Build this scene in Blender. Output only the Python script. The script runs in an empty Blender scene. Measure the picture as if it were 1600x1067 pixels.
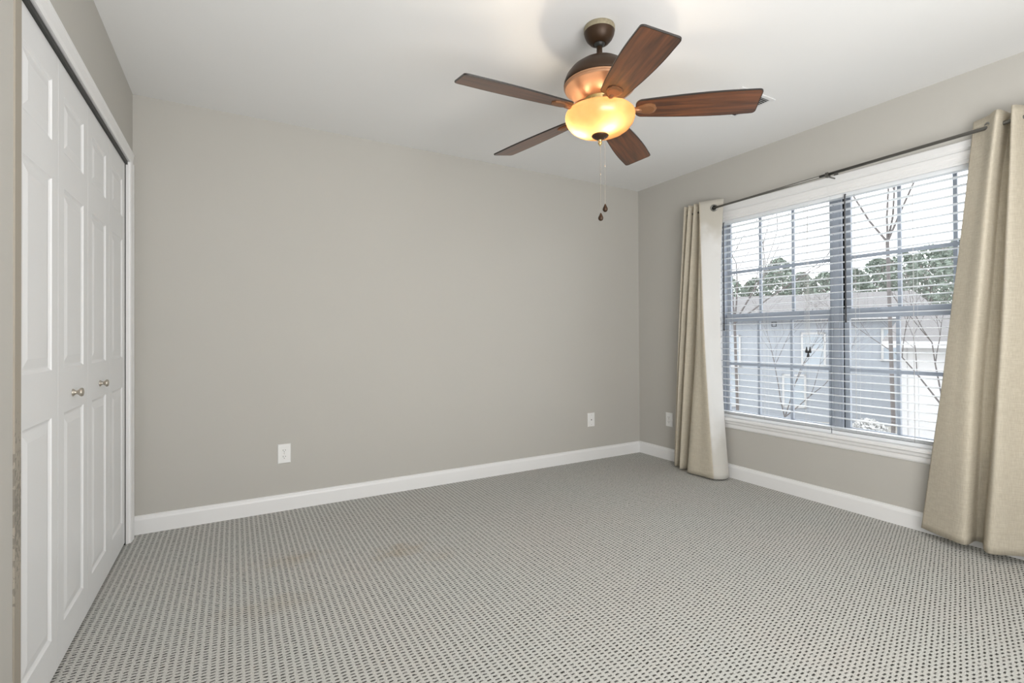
import bpy, bmesh, math, random
from mathutils import Vector, Matrix
PI = math.pi
S = bpy.context.scene
COL = S.collection

# ------------------------------------------------------------------ camera
H = 1.08442
cam_d = bpy.data.cameras.new('camera'); cam = bpy.data.objects.new('camera', cam_d); COL.objects.link(cam)
cam_d.sensor_fit = 'HORIZONTAL'; cam_d.sensor_width = 36.0
cam_d.lens = 762.12 / 1600 * 36.0
cam_d.shift_y = -(533.5 - 520.5) / 1600
cam_d.clip_start = 0.02; cam_d.clip_end = 400
rv = Vector((0.86901361, -0.4947611, -0.00517606)); uv_ = Vector((0.00121621, -0.00832518, 0.99996461)); fv = Vector((0.49478668, 0.86898915, 0.00663296))
cam.matrix_world = Matrix(((rv.x, uv_.x, -fv.x, 0), (rv.y, uv_.y, -fv.y, 0), (rv.z, uv_.z, -fv.z, H), (0, 0, 0, 1)))
S.camera = cam
XL, XR, YB, HC = -0.4888, 3.2971, 3.3841, 2.44
YF = -1.1                                            # wall behind the camera

# ------------------------------------------------------------------ world, light, exposure
w = bpy.data.worlds.new('overcast_sky'); S.world = w; w.use_nodes = True
nt = w.node_tree; bg = nt.nodes['Background']
bg.inputs['Color'].default_value = (0.93, 0.965, 1.0, 1); bg.inputs['Strength'].default_value = 3.5
S.view_settings.view_transform = 'Standard'; S.view_settings.look = 'None'
S.view_settings.gamma = 1.0; S.view_settings.use_curve_mapping = False
S.view_settings.exposure = -0.04

def area(name, loc, target, sx, sy, power, color=(1, 1, 1), spread=180):
    l = bpy.data.lights.new(name, 'AREA'); l.shape = 'RECTANGLE'; l.size = sx; l.size_y = sy
    l.energy = power; l.color = color; l.spread = math.radians(spread)
    o = bpy.data.objects.new(name, l); COL.objects.link(o); o.location = loc
    d = Vector(target) - Vector(loc); o.rotation_euler = d.to_track_quat('-Z', 'Y').to_euler()
    return o
# added fill behind the camera
area('fill_light_behind_camera', (1.2, YF + 0.06, 1.35), (1.6, 3.0, 1.3), 3.0, 2.0, 58, (1.0, 0.995, 0.985))
area('ceiling_fill_light', (0.9, -0.55, 0.9), (1.5, 0.6, 2.44), 1.8, 1.0, 66, (1.0, 0.995, 0.985))  # added upward fill to brighten the ceiling, not a room lamp
pl = area('window_sky_portal', (XR + 0.3, 1.675, 1.25), (0, 1.675, 1.25), 1.9, 1.7, 1)
pl.data.cycles.is_portal = True

# ------------------------------------------------------------------ materials
def srgb(r, g, b):
    f = lambda c: (c / 255 / 12.92) if c / 255 <= 0.04045 else ((c / 255 + 0.055) / 1.055) ** 2.4
    return (f(r), f(g), f(b), 1)

class N:
    def __init__(s, m): s.t = m.node_tree; s.m = m
    def n(s, typ, **k):
        o = s.t.nodes.new(typ)
        for a, b in k.items():
            if a.startswith('i_'):
                key = a[2:]; key = int(key) if key.isdigit() else key.replace('_', ' ')
                o.inputs[key].default_value = b
            else: setattr(o, a, b)
        return o
    def l(s, a, b): s.t.links.new(a, b)
    def math(s, op, a, b=None, c=None):
        o = s.t.nodes.new('ShaderNodeMath'); o.operation = op
        for i, v in enumerate((a, b, c)):
            if v is None: continue
            if isinstance(v, (int, float)): o.inputs[i].default_value = v
            else: s.l(v, o.inputs[i])
        return o.outputs[0]

def mat(name, color, rough=0.6, metal=0.0, var=0.04, scale=8.0, bump=0.0, bscale=200.0, coat=0.0, spec=0.5, trans=0.0):
    m = bpy.data.materials.new(name); m.use_nodes = True
    h = N(m); p = h.t.nodes['Principled BSDF']
    p.inputs['Roughness'].default_value = rough; p.inputs['Metallic'].default_value = metal
    p.inputs['Specular IOR Level'].default_value = spec; p.inputs['Coat Weight'].default_value = coat
    tc = h.n('ShaderNodeTexCoord')
    no = h.n('ShaderNodeTexNoise', i_Scale=scale, i_Detail=4.0)
    h.l(tc.outputs['Object'], no.inputs['Vector'])
    mx = h.n('ShaderNodeMix', data_type='RGBA')
    a = [max(0, c * (1 - var)) for c in color[:3]] + [1]; b = [min(1, c * (1 + var)) for c in color[:3]] + [1]
    mx.inputs[6].default_value = a; mx.inputs[7].default_value = b
    h.l(no.outputs['Fac'], mx.inputs[0]); h.l(mx.outputs[2], p.inputs['Base Color'])
    if bump:
        n2 = h.n('ShaderNodeTexNoise', i_Scale=bscale, i_Detail=3.0); h.l(tc.outputs['Object'], n2.inputs['Vector'])
        bp = h.n('ShaderNodeBump', i_Strength=bump, i_Distance=0.002); h.l(n2.outputs['Fac'], bp.inputs['Height'])
        h.l(bp.outputs['Normal'], p.inputs['Normal'])
    m['p'] = 1
    return m

M_wall = mat('greige_wall_paint', srgb(186, 183.5, 177.5), 0.75, var=0.015, scale=2.5, bump=0.12, bscale=350, spec=0.3)
M_ceil = mat('white_ceiling_paint', (0.80, 0.80, 0.795, 1), 0.85, var=0.01, scale=3, bump=0.1, bscale=300, spec=0.2)
M_trim = mat('white_trim_paint', (0.80, 0.80, 0.80, 1), 0.38, var=0.01)
M_door = mat('white_door_paint', (0.76, 0.765, 0.77, 1), 0.42, var=0.01, bump=0.05, bscale=120)
M_dark = mat('dark_metal_and_gap_shade', (0.02, 0.02, 0.018, 1), 0.5)
M_closet = mat('closet_interior_paint', (0.25, 0.24, 0.22, 1), 0.9)
M_frame = mat('backlit_window_vinyl', (0.34, 0.375, 0.43, 1), 0.45, var=0.02)  # white vinyl toned grey-blue, backlit shade put into the colour
M_slat = mat('blind_vinyl', (0.80, 0.83, 0.86, 1), 0.4, var=0.01)
M_cord = mat('blind_cord', (0.55, 0.55, 0.55, 1), 0.8)
M_wand = mat('dark_wand_plastic', (0.06, 0.06, 0.065, 1), 0.3)
M_tassel = mat('dark_tassel_plastic', (0.015, 0.015, 0.017, 1), 0.4)
M_rod = mat('pewter_rod_metal', (0.16, 0.155, 0.14, 1), 0.35, metal=0.8)
M_grom = mat('grommet_nickel', (0.30, 0.30, 0.28, 1), 0.3, metal=0.9)
M_plate = mat('white_plate_plastic', (0.82, 0.82, 0.81, 1), 0.3)
M_hole = mat('outlet_slot', (0.03, 0.03, 0.03, 1), 0.6)
M_knob = mat('brushed_nickel', (0.50, 0.46, 0.40, 1), 0.35, metal=0.9)
M_bronze = mat('oiled_bronze', (0.045, 0.024, 0.012, 1), 0.42, metal=0.3, spec=0.35, var=0.15, scale=15)
M_lit_bronze = mat('lamplit_bronze', (0.50, 0.27, 0.15, 1), 0.42, metal=0.45, var=0.1, scale=15)  # same bronze as the housing, lamp glow put into its colour
M_aged = mat('aged_canopy_ring', (0.33, 0.29, 0.20, 1), 0.6, metal=0.4, var=0.4, scale=90)
M_brass = mat('aged_brass', (0.62, 0.48, 0.22, 1), 0.3, metal=0.9)
M_edge = mat('black_blade_edge', (0.02, 0.016, 0.014, 1), 0.35)
M_vent = mat('white_vent_enamel', (0.74, 0.74, 0.74, 1), 0.4)

def wood():
    m = bpy.data.materials.new('walnut_cherry_blade'); m.use_nodes = True; h = N(m); p = h.t.nodes['Principled BSDF']
    tc = h.n('ShaderNodeTexCoord'); mp = h.n('ShaderNodeMapping'); mp.inputs['Scale'].default_value = (3, 45, 45)
    h.l(tc.outputs['Object'], mp.inputs['Vector'])
    no = h.n('ShaderNodeTexNoise', i_Scale=1.3, i_Detail=6.0, i_Distortion=0.6); h.l(mp.outputs[0], no.inputs['Vector'])
    cr = h.n('ShaderNodeValToRGB'); e = cr.color_ramp.elements
    e[0].position = 0.3; e[0].color = (0.035, 0.015, 0.009, 1); e[1].position = 0.75; e[1].color = (0.21, 0.072, 0.026, 1)
    h.l(no.outputs['Fac'], cr.inputs[0]); h.l(cr.outputs[0], p.inputs['Base Color'])
    p.inputs['Roughness'].default_value = 0.36; p.inputs['Coat Weight'].default_value = 0.45; p.inputs['Coat Roughness'].default_value = 0.3
    return m
M_iron = mat('copper_bronze_iron', (0.30, 0.14, 0.065, 1), 0.38, metal=0.5, var=0.2, scale=20)
M_wood = wood()

def amber():
    m = bpy.data.materials.new('amber_frosted_glass'); m.use_nodes = True; h = N(m); h.t.nodes.remove(h.t.nodes['Principled BSDF'])
    out = h.t.nodes['Material Output']; tc = h.n('ShaderNodeTexCoord')
    no = h.n('ShaderNodeTexNoise', i_Scale=9.0, i_Detail=5.0); h.l(tc.outputs['Object'], no.inputs['Vector'])
    cr = h.n('ShaderNodeValToRGB'); e = cr.color_ramp.elements
    e[0].position = 0.3; e[0].color = (0.19, 0.092, 0.034, 1); e[1].position = 0.75; e[1].color = (0.25, 0.135, 0.058, 1)
    h.l(no.outputs['Fac'], cr.inputs[0])
    tr = h.n('ShaderNodeBsdfTranslucent'); df = h.n('ShaderNodeBsdfDiffuse'); gl = h.n('ShaderNodeBsdfGlossy', i_Roughness=0.25)
    for x in (tr, df): h.l(cr.outputs[0], x.inputs['Color'])
    a = h.n('ShaderNodeMixShader', i_0=0.55); h.l(df.outputs[0], a.inputs[1]); h.l(tr.outputs[0], a.inputs[2])
    b = h.n('ShaderNodeMixShader', i_0=0.06); h.l(a.outputs[0], b.inputs[1]); h.l(gl.outputs[0], b.inputs[2])
    h.l(b.outputs[0], out.inputs[0]); return m
M_amber = amber()

def glass():
    m = bpy.data.materials.new('clear_window_glass'); m.use_nodes = True; h = N(m); h.t.nodes.remove(h.t.nodes['Principled BSDF'])
    out = h.t.nodes['Material Output']
    tr = h.n('ShaderNodeBsdfTransparent'); gl = h.n('ShaderNodeBsdfGlossy', i_Roughness=0.03)
    no = h.n('ShaderNodeTexNoise', i_Scale=3.0); mr = h.n('ShaderNodeMapRange'); mr.inputs[3].default_value = 0.03; mr.inputs[4].default_value = 0.06
    h.l(no.outputs['Fac'], mr.inputs[0])
    a = h.n('ShaderNodeMixShader'); h.l(mr.outputs[0], a.inputs[0]); h.l(tr.outputs[0], a.inputs[1]); h.l(gl.outputs[0], a.inputs[2])
    h.l(a.outputs[0], out.inputs[0]); return m
M_glass = glass()

def carpet():
    m = bpy.data.materials.new('loop_pile_carpet'); m.use_nodes = True; h = N(m); p = h.t.nodes['Principled BSDF']
    p.inputs['Roughness'].default_value = 0.95; p.inputs['Specular IOR Level'].default_value = 0.15
    tc = h.n('ShaderNodeTexCoord'); sp = h.n('ShaderNodeSeparateXYZ')
    wob = h.n('ShaderNodeTexNoise', i_Scale=55.0, i_Detail=2.0); h.l(tc.outputs['Object'], wob.inputs['Vector'])
    wv = h.n('ShaderNodeVectorMath', operation='SUBTRACT'); h.l(wob.outputs['Color'], wv.inputs[0]); wv.inputs[1].default_value = (0.5, 0.5, 0.5)
    ws = h.n('ShaderNodeVectorMath', operation='SCALE'); h.l(wv.outputs[0], ws.inputs[0]); ws.inputs['Scale'].default_value = 0.009
    ad = h.n('ShaderNodeVectorMath', operation='ADD'); h.l(tc.outputs['Object'], ad.inputs[0]); h.l(ws.outputs[0], ad.inputs[1])
    h.l(ad.outputs[0], sp.inputs[0])
    u = h.math('DIVIDE', sp.outputs[0], 0.0245); v = h.math('DIVIDE', sp.outputs[1], 0.0158)
    par = h.math('MULTIPLY', h.math('FLOORED_MODULO', h.math('FLOOR', u), 2.0), 0.5)
    fu = h.math('ABSOLUTE', h.math('SUBTRACT', h.math('FRACT', u), 0.5))
    fv = h.math('ABSOLUTE', h.math('SUBTRACT', h.math('FRACT', h.math('ADD', v, par)), 0.5))
    def below(x, a, b):
        mr = h.n('ShaderNodeMapRange', interpolation_type='SMOOTHSTEP'); mr.inputs[1].default_value = a; mr.inputs[2].default_value = b
        mr.inputs[3].default_value = 1.0; mr.inputs[4].default_value = 0.0; h.l(x, mr.inputs[0]); return mr.outputs[0]
    dash = h.math('MULTIPLY', below(fu, 0.20, 0.38), below(fv, 0.07, 0.27))
    med = h.n('ShaderNodeTexNoise', i_Scale=70.0, i_Detail=2.0); h.l(tc.outputs['Object'], med.inputs['Vector'])
    dash = h.math('MULTIPLY', dash, h.math('MINIMUM', h.math('MULTIPLY', med.outputs['Fac'], 2.0), 1.15))
    fine = h.n('ShaderNodeTexNoise', i_Scale=330.0, i_Detail=3.0); h.l(tc.outputs['Object'], fine.inputs['Vector'])
    h2 = h.math('ADD', h.math('MULTIPLY', h.math('SUBTRACT', 1.0, dash), 0.62), h.math('MULTIPLY', h.math('SUBTRACT', fine.outputs['Fac'], 0.5), 1.0))
    cr = h.n('ShaderNodeValToRGB'); e = cr.color_ramp.elements
    e[0].position = 0.0; e[0].color = (0.035, 0.033, 0.030, 1); e[1].position = 0.88; e[1].color = (0.86, 0.85, 0.83, 1)
    e3 = e.new(0.60); e3.color = (0.53, 0.52, 0.505, 1)
    h.l(h2, cr.inputs[0])
    # slow colour drift and worn brown stains
    big = h.n('ShaderNodeTexNoise', i_Scale=1.6, i_Detail=3.0); h.l(tc.outputs['Object'], big.inputs['Vector'])
    tint = h.n('ShaderNodeMix', data_type='RGBA'); tint.inputs[6].default_value = (1.0, 0.97, 0.94, 1); tint.inputs[7].default_value = (0.95, 1.0, 0.98, 1)
    h.l(big.outputs['Fac'], tint.inputs[0])
    mu = h.n('ShaderNodeMix', data_type='RGBA', blend_type='MULTIPLY'); mu.inputs[0].default_value = 1.0
    h.l(cr.outputs[0], mu.inputs[6]); h.l(tint.outputs[2], mu.inputs[7])
    col = mu.outputs[2]
    for (cx, cy, rx, ry, amt) in ((0.72, 2.45, 0.16, 0.10, 0.5), (0.25, 2.62, 0.2, 0.1, 0.3), (0.12, 2.2, 0.25, 0.12, 0.22), (0.9, 2.3, .12, .08, .2)):
        mp = h.n('ShaderNodeMapping', vector_type='POINT')
        mp.inputs['Location'].default_value = (-cx / rx, -cy / ry, 0); mp.inputs['Scale'].default_value = (1 / rx, 1 / ry, 0)
        h.l(tc.outputs['Object'], mp.inputs['Vector'])
        ln = h.n('ShaderNodeVectorMath', operation='LENGTH'); h.l(mp.outputs[0], ln.inputs[0])
        nn = h.n('ShaderNodeTexNoise', i_Scale=14.0, i_Detail=4.0); h.l(tc.outputs['Object'], nn.inputs['Vector'])
        f = h.math('MULTIPLY', h.math('MAXIMUM', h.math('SUBTRACT', h.math('MULTIPLY', nn.outputs['Fac'], 1.9), ln.outputs['Value']), 0.0), amt)
        f = h.math('MINIMUM', f, 0.6)
        mm = h.n('ShaderNodeMix', data_type='RGBA', blend_type='MULTIPLY'); mm.inputs[7].default_value = (0.80, 0.62, 0.42, 1)
        h.l(f, mm.inputs[0]); h.l(col, mm.inputs[6]); col = mm.outputs[2]
    h.l(col, p.inputs['Base Color'])
    bp = h.n('ShaderNodeBump', i_Strength=0.35, i_Distance=0.004); h.l(h2, bp.inputs['Height']); h.l(bp.outputs['Normal'], p.inputs['Normal'])
    return m
M_carpet = carpet()

def linen():
    m = bpy.data.materials.new('linen_curtain_cloth'); m.use_nodes = True; h = N(m); p = h.t.nodes['Principled BSDF']
    out = h.t.nodes['Material Output']; tc = h.n('ShaderNodeTexCoord')
    mp = h.n('ShaderNodeMapping'); mp.inputs['Scale'].default_value = (500, 500, 30); h.l(tc.outputs['Object'], mp.inputs['Vector'])
    a = h.n('ShaderNodeTexNoise', i_Scale=1.0, i_Detail=2.0); h.l(mp.outputs[0], a.inputs['Vector'])
    mp2 = h.n('ShaderNodeMapping'); mp2.inputs['Scale'].default_value = (25, 25, 600); h.l(tc.outputs['Object'], mp2.inputs['Vector'])
    b = h.n('ShaderNodeTexNoise', i_Scale=1.0, i_Detail=2.0); h.l(mp2.outputs[0], b.inputs['Vector'])
    f = h.math('MULTIPLY', h.math('ADD', a.outputs['Fac'], b.outputs['Fac']), 0.5)
    cr = h.n('ShaderNodeValToRGB'); e = cr.color_ramp.elements
    e[0].position = 0.3; e[0].color = srgb(200, 191, 173); e[1].position = 0.7; e[1].color = srgb(230, 223, 207)
    h.l(f, cr.inputs[0]); h.l(cr.outputs[0], p.inputs['Base Color']); p.inputs['Roughness'].default_value = 0.9
    p.inputs['Specular IOR Level'].default_value = 0.2
    bp = h.n('ShaderNodeBump', i_Strength=0.15, i_Distance=0.001); h.l(f, bp.inputs['Height']); h.l(bp.outputs['Normal'], p.inputs['Normal'])
    tr = h.n('ShaderNodeBsdfTranslucent'); h.l(cr.outputs[0], tr.inputs['Color'])
    ms = h.n('ShaderNodeMixShader', i_0=0.30); h.l(p.outputs[0], ms.inputs[1]); h.l(tr.outputs[0], ms.inputs[2])
    h.l(ms.outputs[0], out.inputs[0]); return m
M_linen = linen()
def lining():  # curtain edge strip painted pale for window daylight, not a separate lining cloth
    m = mat('daylight_painted_linen', (0.69, 0.685, 0.67, 1), 0.9, var=0.02, bump=0.1, bscale=500)
    h = N(m); p = h.t.nodes['Principled BSDF']; src = p.inputs['Base Color'].links[0].from_socket
    tc = h.n('ShaderNodeTexCoord'); sp = h.n('ShaderNodeSeparateXYZ'); h.l(tc.outputs['Object'], sp.inputs[0])
    no = h.n('ShaderNodeTexNoise', i_Scale=9.0, i_Detail=2.0); h.l(tc.outputs['Object'], no.inputs['Vector'])
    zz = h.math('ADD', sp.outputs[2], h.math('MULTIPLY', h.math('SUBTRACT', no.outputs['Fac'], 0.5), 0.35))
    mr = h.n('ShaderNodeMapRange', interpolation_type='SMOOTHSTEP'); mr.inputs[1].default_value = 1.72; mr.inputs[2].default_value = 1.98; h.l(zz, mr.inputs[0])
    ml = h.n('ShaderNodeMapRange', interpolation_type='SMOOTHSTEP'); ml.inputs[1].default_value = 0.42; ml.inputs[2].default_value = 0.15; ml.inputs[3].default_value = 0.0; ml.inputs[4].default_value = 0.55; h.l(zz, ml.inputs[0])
    mm = h.n('ShaderNodeMix', data_type='RGBA'); mm.inputs[7].default_value = (0.50, 0.475, 0.42, 1)  # painted daylight blends back to beige at head and hem
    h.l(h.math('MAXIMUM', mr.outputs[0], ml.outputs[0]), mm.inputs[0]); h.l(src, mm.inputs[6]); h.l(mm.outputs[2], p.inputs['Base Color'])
    return m
M_daylit_strip = lining()

def bead():
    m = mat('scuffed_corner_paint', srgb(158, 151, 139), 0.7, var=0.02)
    h = N(m); p = h.t.nodes['Principled BSDF']; src = p.inputs['Base Color'].links[0].from_socket
    tc = h.n('ShaderNodeTexCoord'); sp = h.n('ShaderNodeSeparateXYZ'); h.l(tc.outputs['Object'], sp.inputs[0])
    mp = h.n('ShaderNodeMapping'); mp.inputs['Scale'].default_value = (60, 120, 60); h.l(tc.outputs['Object'], mp.inputs['Vector'])
    no = h.n('ShaderNodeTexNoise', i_Scale=1.0, i_Detail=5.0); h.l(mp.outputs[0], no.inputs['Vector'])
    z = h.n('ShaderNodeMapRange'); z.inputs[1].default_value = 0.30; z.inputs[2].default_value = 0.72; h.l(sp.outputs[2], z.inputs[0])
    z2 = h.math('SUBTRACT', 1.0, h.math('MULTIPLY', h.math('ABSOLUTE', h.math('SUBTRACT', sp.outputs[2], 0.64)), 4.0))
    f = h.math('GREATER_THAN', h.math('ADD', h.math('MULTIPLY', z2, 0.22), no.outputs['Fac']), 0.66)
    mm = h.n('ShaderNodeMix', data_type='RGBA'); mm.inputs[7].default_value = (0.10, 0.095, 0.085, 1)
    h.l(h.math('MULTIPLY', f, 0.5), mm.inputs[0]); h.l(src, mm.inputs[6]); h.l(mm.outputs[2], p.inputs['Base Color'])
    return m
M_bead = bead()

# ------------------------------------------------------------------ mesh helpers
def box(bm, x0, x1, y0, y1, z0, z1, M=None, mi=0):
    vs = [bm.verts.new((x, y, z)) for x in (x0, x1) for y in (y0, y1) for z in (z0, z1)]
    if M is not None:
        for v in vs: v.co = M @ v.co
    for f in ((0, 1, 3, 2), (4, 6, 7, 5), (0, 4, 5, 1), (2, 3, 7, 6), (0, 2, 6, 4), (1, 5, 7, 3)):
        fc = bm.faces.new([vs[i] for i in f]); fc.material_index = mi
    return vs

def tube(bm, pts, r, seg=8, caps=True, mi=0):
    pts = [Vector(p) for p in pts]; n = len(pts)
    rs = r if isinstance(r, (list, tuple)) else [r] * n
    rings = []; ref = None
    for i, p in enumerate(pts):
        d = (pts[min(i + 1, n - 1)] - pts[max(i - 1, 0)]).normalized()
        if ref is None: ref = Vector((0, 0, 1)) if abs(d.z) < 0.9 else Vector((1, 0, 0))
        a = (ref - d * ref.dot(d)).normalized(); b = d.cross(a); ref = a
        rings.append([bm.verts.new(p + (a * math.cos(2 * PI * k / seg) + b * math.sin(2 * PI * k / seg)) * rs[i]) for k in range(seg)])
    for i in range(n - 1):
        for k in range(seg):
            f = bm.faces.new((rings[i][k], rings[i][(k + 1) % seg], rings[i + 1][(k + 1) % seg], rings[i + 1][k])); f.material_index = mi; f.smooth = seg > 4
    if caps:
        bm.faces.new(rings[0][::-1]).material_index = mi; bm.faces.new(rings[-1]).material_index = mi

def lathe(bm, prof, seg=48, c=(0, 0), mi=0, M=None):
    rings = []
    for (r, z) in prof:
        if r < 1e-5: vs = [bm.verts.new((c[0], c[1], z))]
        else: vs = [bm.verts.new((c[0] + r * math.cos(2 * PI * k / seg), c[1] + r * math.sin(2 * PI * k / seg), z)) for k in range(seg)]
        if M is not None:
            for v in vs: v.co = M @ v.co
        rings.append(vs)
    for a, b in zip(rings, rings[1:]):
        for k in range(seg):
            if len(a) == 1 and len(b) == 1: continue
            if len(a) == 1: f = bm.faces.new((a[0], b[(k + 1) % seg], b[k]))
            elif len(b) == 1: f = bm.faces.new((a[k], a[(k + 1) % seg], b[0]))
            else: f = bm.faces.new((a[k], a[(k + 1) % seg], b[(k + 1) % seg], b[k]))
            f.smooth = True; f.material_index = mi

def extrude(bm, prof, axis, a0, a1, mi=0):
    """closed 2-D profile swept along an axis; axis 1: prof=(x,z) along y; axis 0: prof=(y,z) along x; axis 2: prof=(x,y) along z"""
    def P(p, a): return {0: (a, p[0], p[1]), 1: (p[0], a, p[1]), 2: (p[0], p[1], a)}[axis]
    A = [bm.verts.new(P(p, a0)) for p in prof]; B = [bm.verts.new(P(p, a1)) for p in prof]; n = len(prof)
    for i in range(n): bm.faces.new((A[i], A[(i + 1) % n], B[(i + 1) % n], B[i])).material_index = mi
    bm.faces.new(A[::-1]).material_index = mi; bm.faces.new(B).material_index = mi

def obj(name, bm, mats, parent=None, origin=None, bevel=0, smooth=False, kind=None, label=None):
    bmesh.ops.recalc_face_normals(bm, faces=bm.faces)
    if origin is not None: bmesh.ops.translate(bm, verts=bm.verts, vec=-Vector(origin))
    me = bpy.data.meshes.new(name); bm.to_mesh(me); bm.free()
    for m in (mats if isinstance(mats, (list, tuple)) else [mats]): me.materials.append(m)
    o = bpy.data.objects.new(name, me); COL.objects.link(o)
    if origin is not None: o.location = origin
    if parent is not None:
        o.parent = parent
        if origin is not None: o.location = Vector(origin) - PARW.get(parent.name, Vector((0, 0, 0)))
        else: o.location = -PARW.get(parent.name, Vector((0, 0, 0)))
    PARW[o.name] = (Vector(origin) if origin is not None else Vector((0, 0, 0)))
    if bevel:
        b = o.modifiers.new('bevel', 'BEVEL'); b.width = bevel; b.segments = 2; b.limit_method = 'ANGLE'
    if kind: o['kind'] = kind
    if label: o['label'] = label
    return o
PARW = {}
def thing(name, label, cat, loc, group=None, kind=None):
    o = bpy.data.objects.new(name, None); COL.objects.link(o); o.location = loc; o.empty_display_size = 0.1
    PARW[o.name] = Vector(loc)
    if label: o['label'] = label
    if cat: o['category'] = cat
    if group: o['group'] = group
    if kind: o['kind'] = kind
    return o
def tag(o, label, cat, group=None, kind=None):
    o['label'] = label; o['category'] = cat
    if group: o['group'] = group
    if kind: o['kind'] = kind
    return o
NB = bmesh.new

# ------------------------------------------------------------------ room shell
CY0, CY1, CZ = 1.75, 3.262, 2.026                     # closet opening
WY0, WY1, WZ0, WZ1 = 0.79, 2.56, 0.452, 2.035         # window opening
TW = 0.15
bm = NB(); box(bm, -1.3, XR + TW, YF - 0.1, YB + 0.12, -0.12, 0); obj('floor', bm, M_carpet, kind='structure', label='grey green loop pile carpet laid wall to wall with faint brown stains')
bm = NB(); box(bm, -1.3, XR + TW, YF - 0.1, YB + 0.12, HC, HC + 0.1); obj('ceiling', bm, M_ceil, kind='structure', label='smooth white painted ceiling above the fan')
bm = NB(); box(bm, -1.3, XR + TW, YB, YB + 0.12, 0, HC); obj('wall_back', bm, M_wall, kind='structure', label='wide greige wall between closet and window corner')
bm = NB(); box(bm, -1.3, XR + TW, YF - 0.12, YF, 0, HC); obj('wall_front', bm, M_wall, kind='structure', label='greige wall behind the viewer')
bm = NB()
box(bm, XL - 0.12, XL, YF, CY0, 0, HC); box(bm, XL - 0.12, XL, CY0, CY1, CZ, HC); box(bm, XL - 0.12, XL, CY1, YB, 0, HC)
obj('wall_left', bm, M_wall, kind='structure', label='greige wall holding the closet opening')
bm = NB()
box(bm, XR, XR + TW, YF, WY0, 0, HC); box(bm, XR, XR + TW, WY1, YB, 0, HC)
box(bm, XR, XR + TW, WY0, WY1, 0, WZ0); box(bm, XR, XR + TW, WY0, WY1, WZ1, HC)
obj('wall_right', bm, M_wall, kind='structure', label='greige wall holding the double window')
bm = NB()
box(bm, -1.2, -1.18, CY0 - 0.3, YB, 0.001, HC); box(bm, -1.18, XL - 0.12, CY0 - 0.3, CY0 - 0.28, 0.001, HC)
obj('wall_closet', bm, M_closet, kind='structure', label='dark wall inside the closet')

# baseboards: profile height 0.105
def bb_profile(s=1):
    return [(0, 0), (0.014, 0), (0.014, 0.078), (0.011, 0.088), (0.007, 0.093), (0.006, 0.100), (0, 0.102)]
bm = NB(); extrude(bm, [(YB - a, b) for a, b in bb_profile()], 0, XL, XR - 0.012)
obj('baseboard_back', bm, M_trim, kind='structure', label='white moulded baseboard along the back wall')
bm = NB(); extrude(bm, [(XR - a, b) for a, b in bb_profile()], 1, YF, YB)
obj('baseboard_right', bm, M_trim, kind='structure', label='white moulded baseboard under the window')

# closet casing (head + far side) and jamb
bm = NB()
cp = [(0, 0), (0.009, 0), (0.013, 0.012), (0.015, 0.045), (0.017, 0.050), (0.017, 0.060), (0, 0.060)]   # (proud, out from opening)
extrude(bm, [(XL + a, CZ - 0.004 + b) for a, b in cp], 1, CY0 - 0.06, CY1 + 0.054)
extrude(bm, [(XL + a, CY1 - 0.006 + b) for a, b in cp], 2, 0.0, CZ + 0.0)
obj('trim_1', bm, M_trim, kind='structure', label='white casing around the closet opening')
bm = NB()
box(bm, XL - 0.118, XL + 0.001, CY1 - 0.012, CY1 + 0.001, 0, CZ); box(bm, XL - 0.118, XL + 0.001, CY0, CY1, CZ - 0.004, CZ + 0.012)
obj('trim_2', bm, M_trim, kind='structure', label='white jamb lining the closet opening')
bm = NB(); extrude(bm, [(XL - 0.05, CY0 - 0.046), (XL + 0.004, CY0 - 0.046), (XL + 0.004, CY0 - 0.004), (XL - 0.001, CY0 + 0.001), (XL - 0.05, CY0 + 0.001)], 2, 0, HC)
obj('trim_3', bm, M_bead, kind='structure', label='scuffed tan corner strip beside the closet doors')
bm = NB(); box(bm, XL - 0.06, XL - 0.0012, CY0 + 0.004, CY1 - 0.013, CZ - 0.0205, CZ - 0.0045); box(bm, XL - 0.06, XL - 0.0095, CY1 - 0.0235, CY1 - 0.0125, 0.0, CZ - 0.006); obj('trim_4', bm, M_dark, kind='structure', label='dark bifold track under the closet head, with a dark strip for gap shade')  # track brought forward and jamb strip added to stand for gap shade

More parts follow.
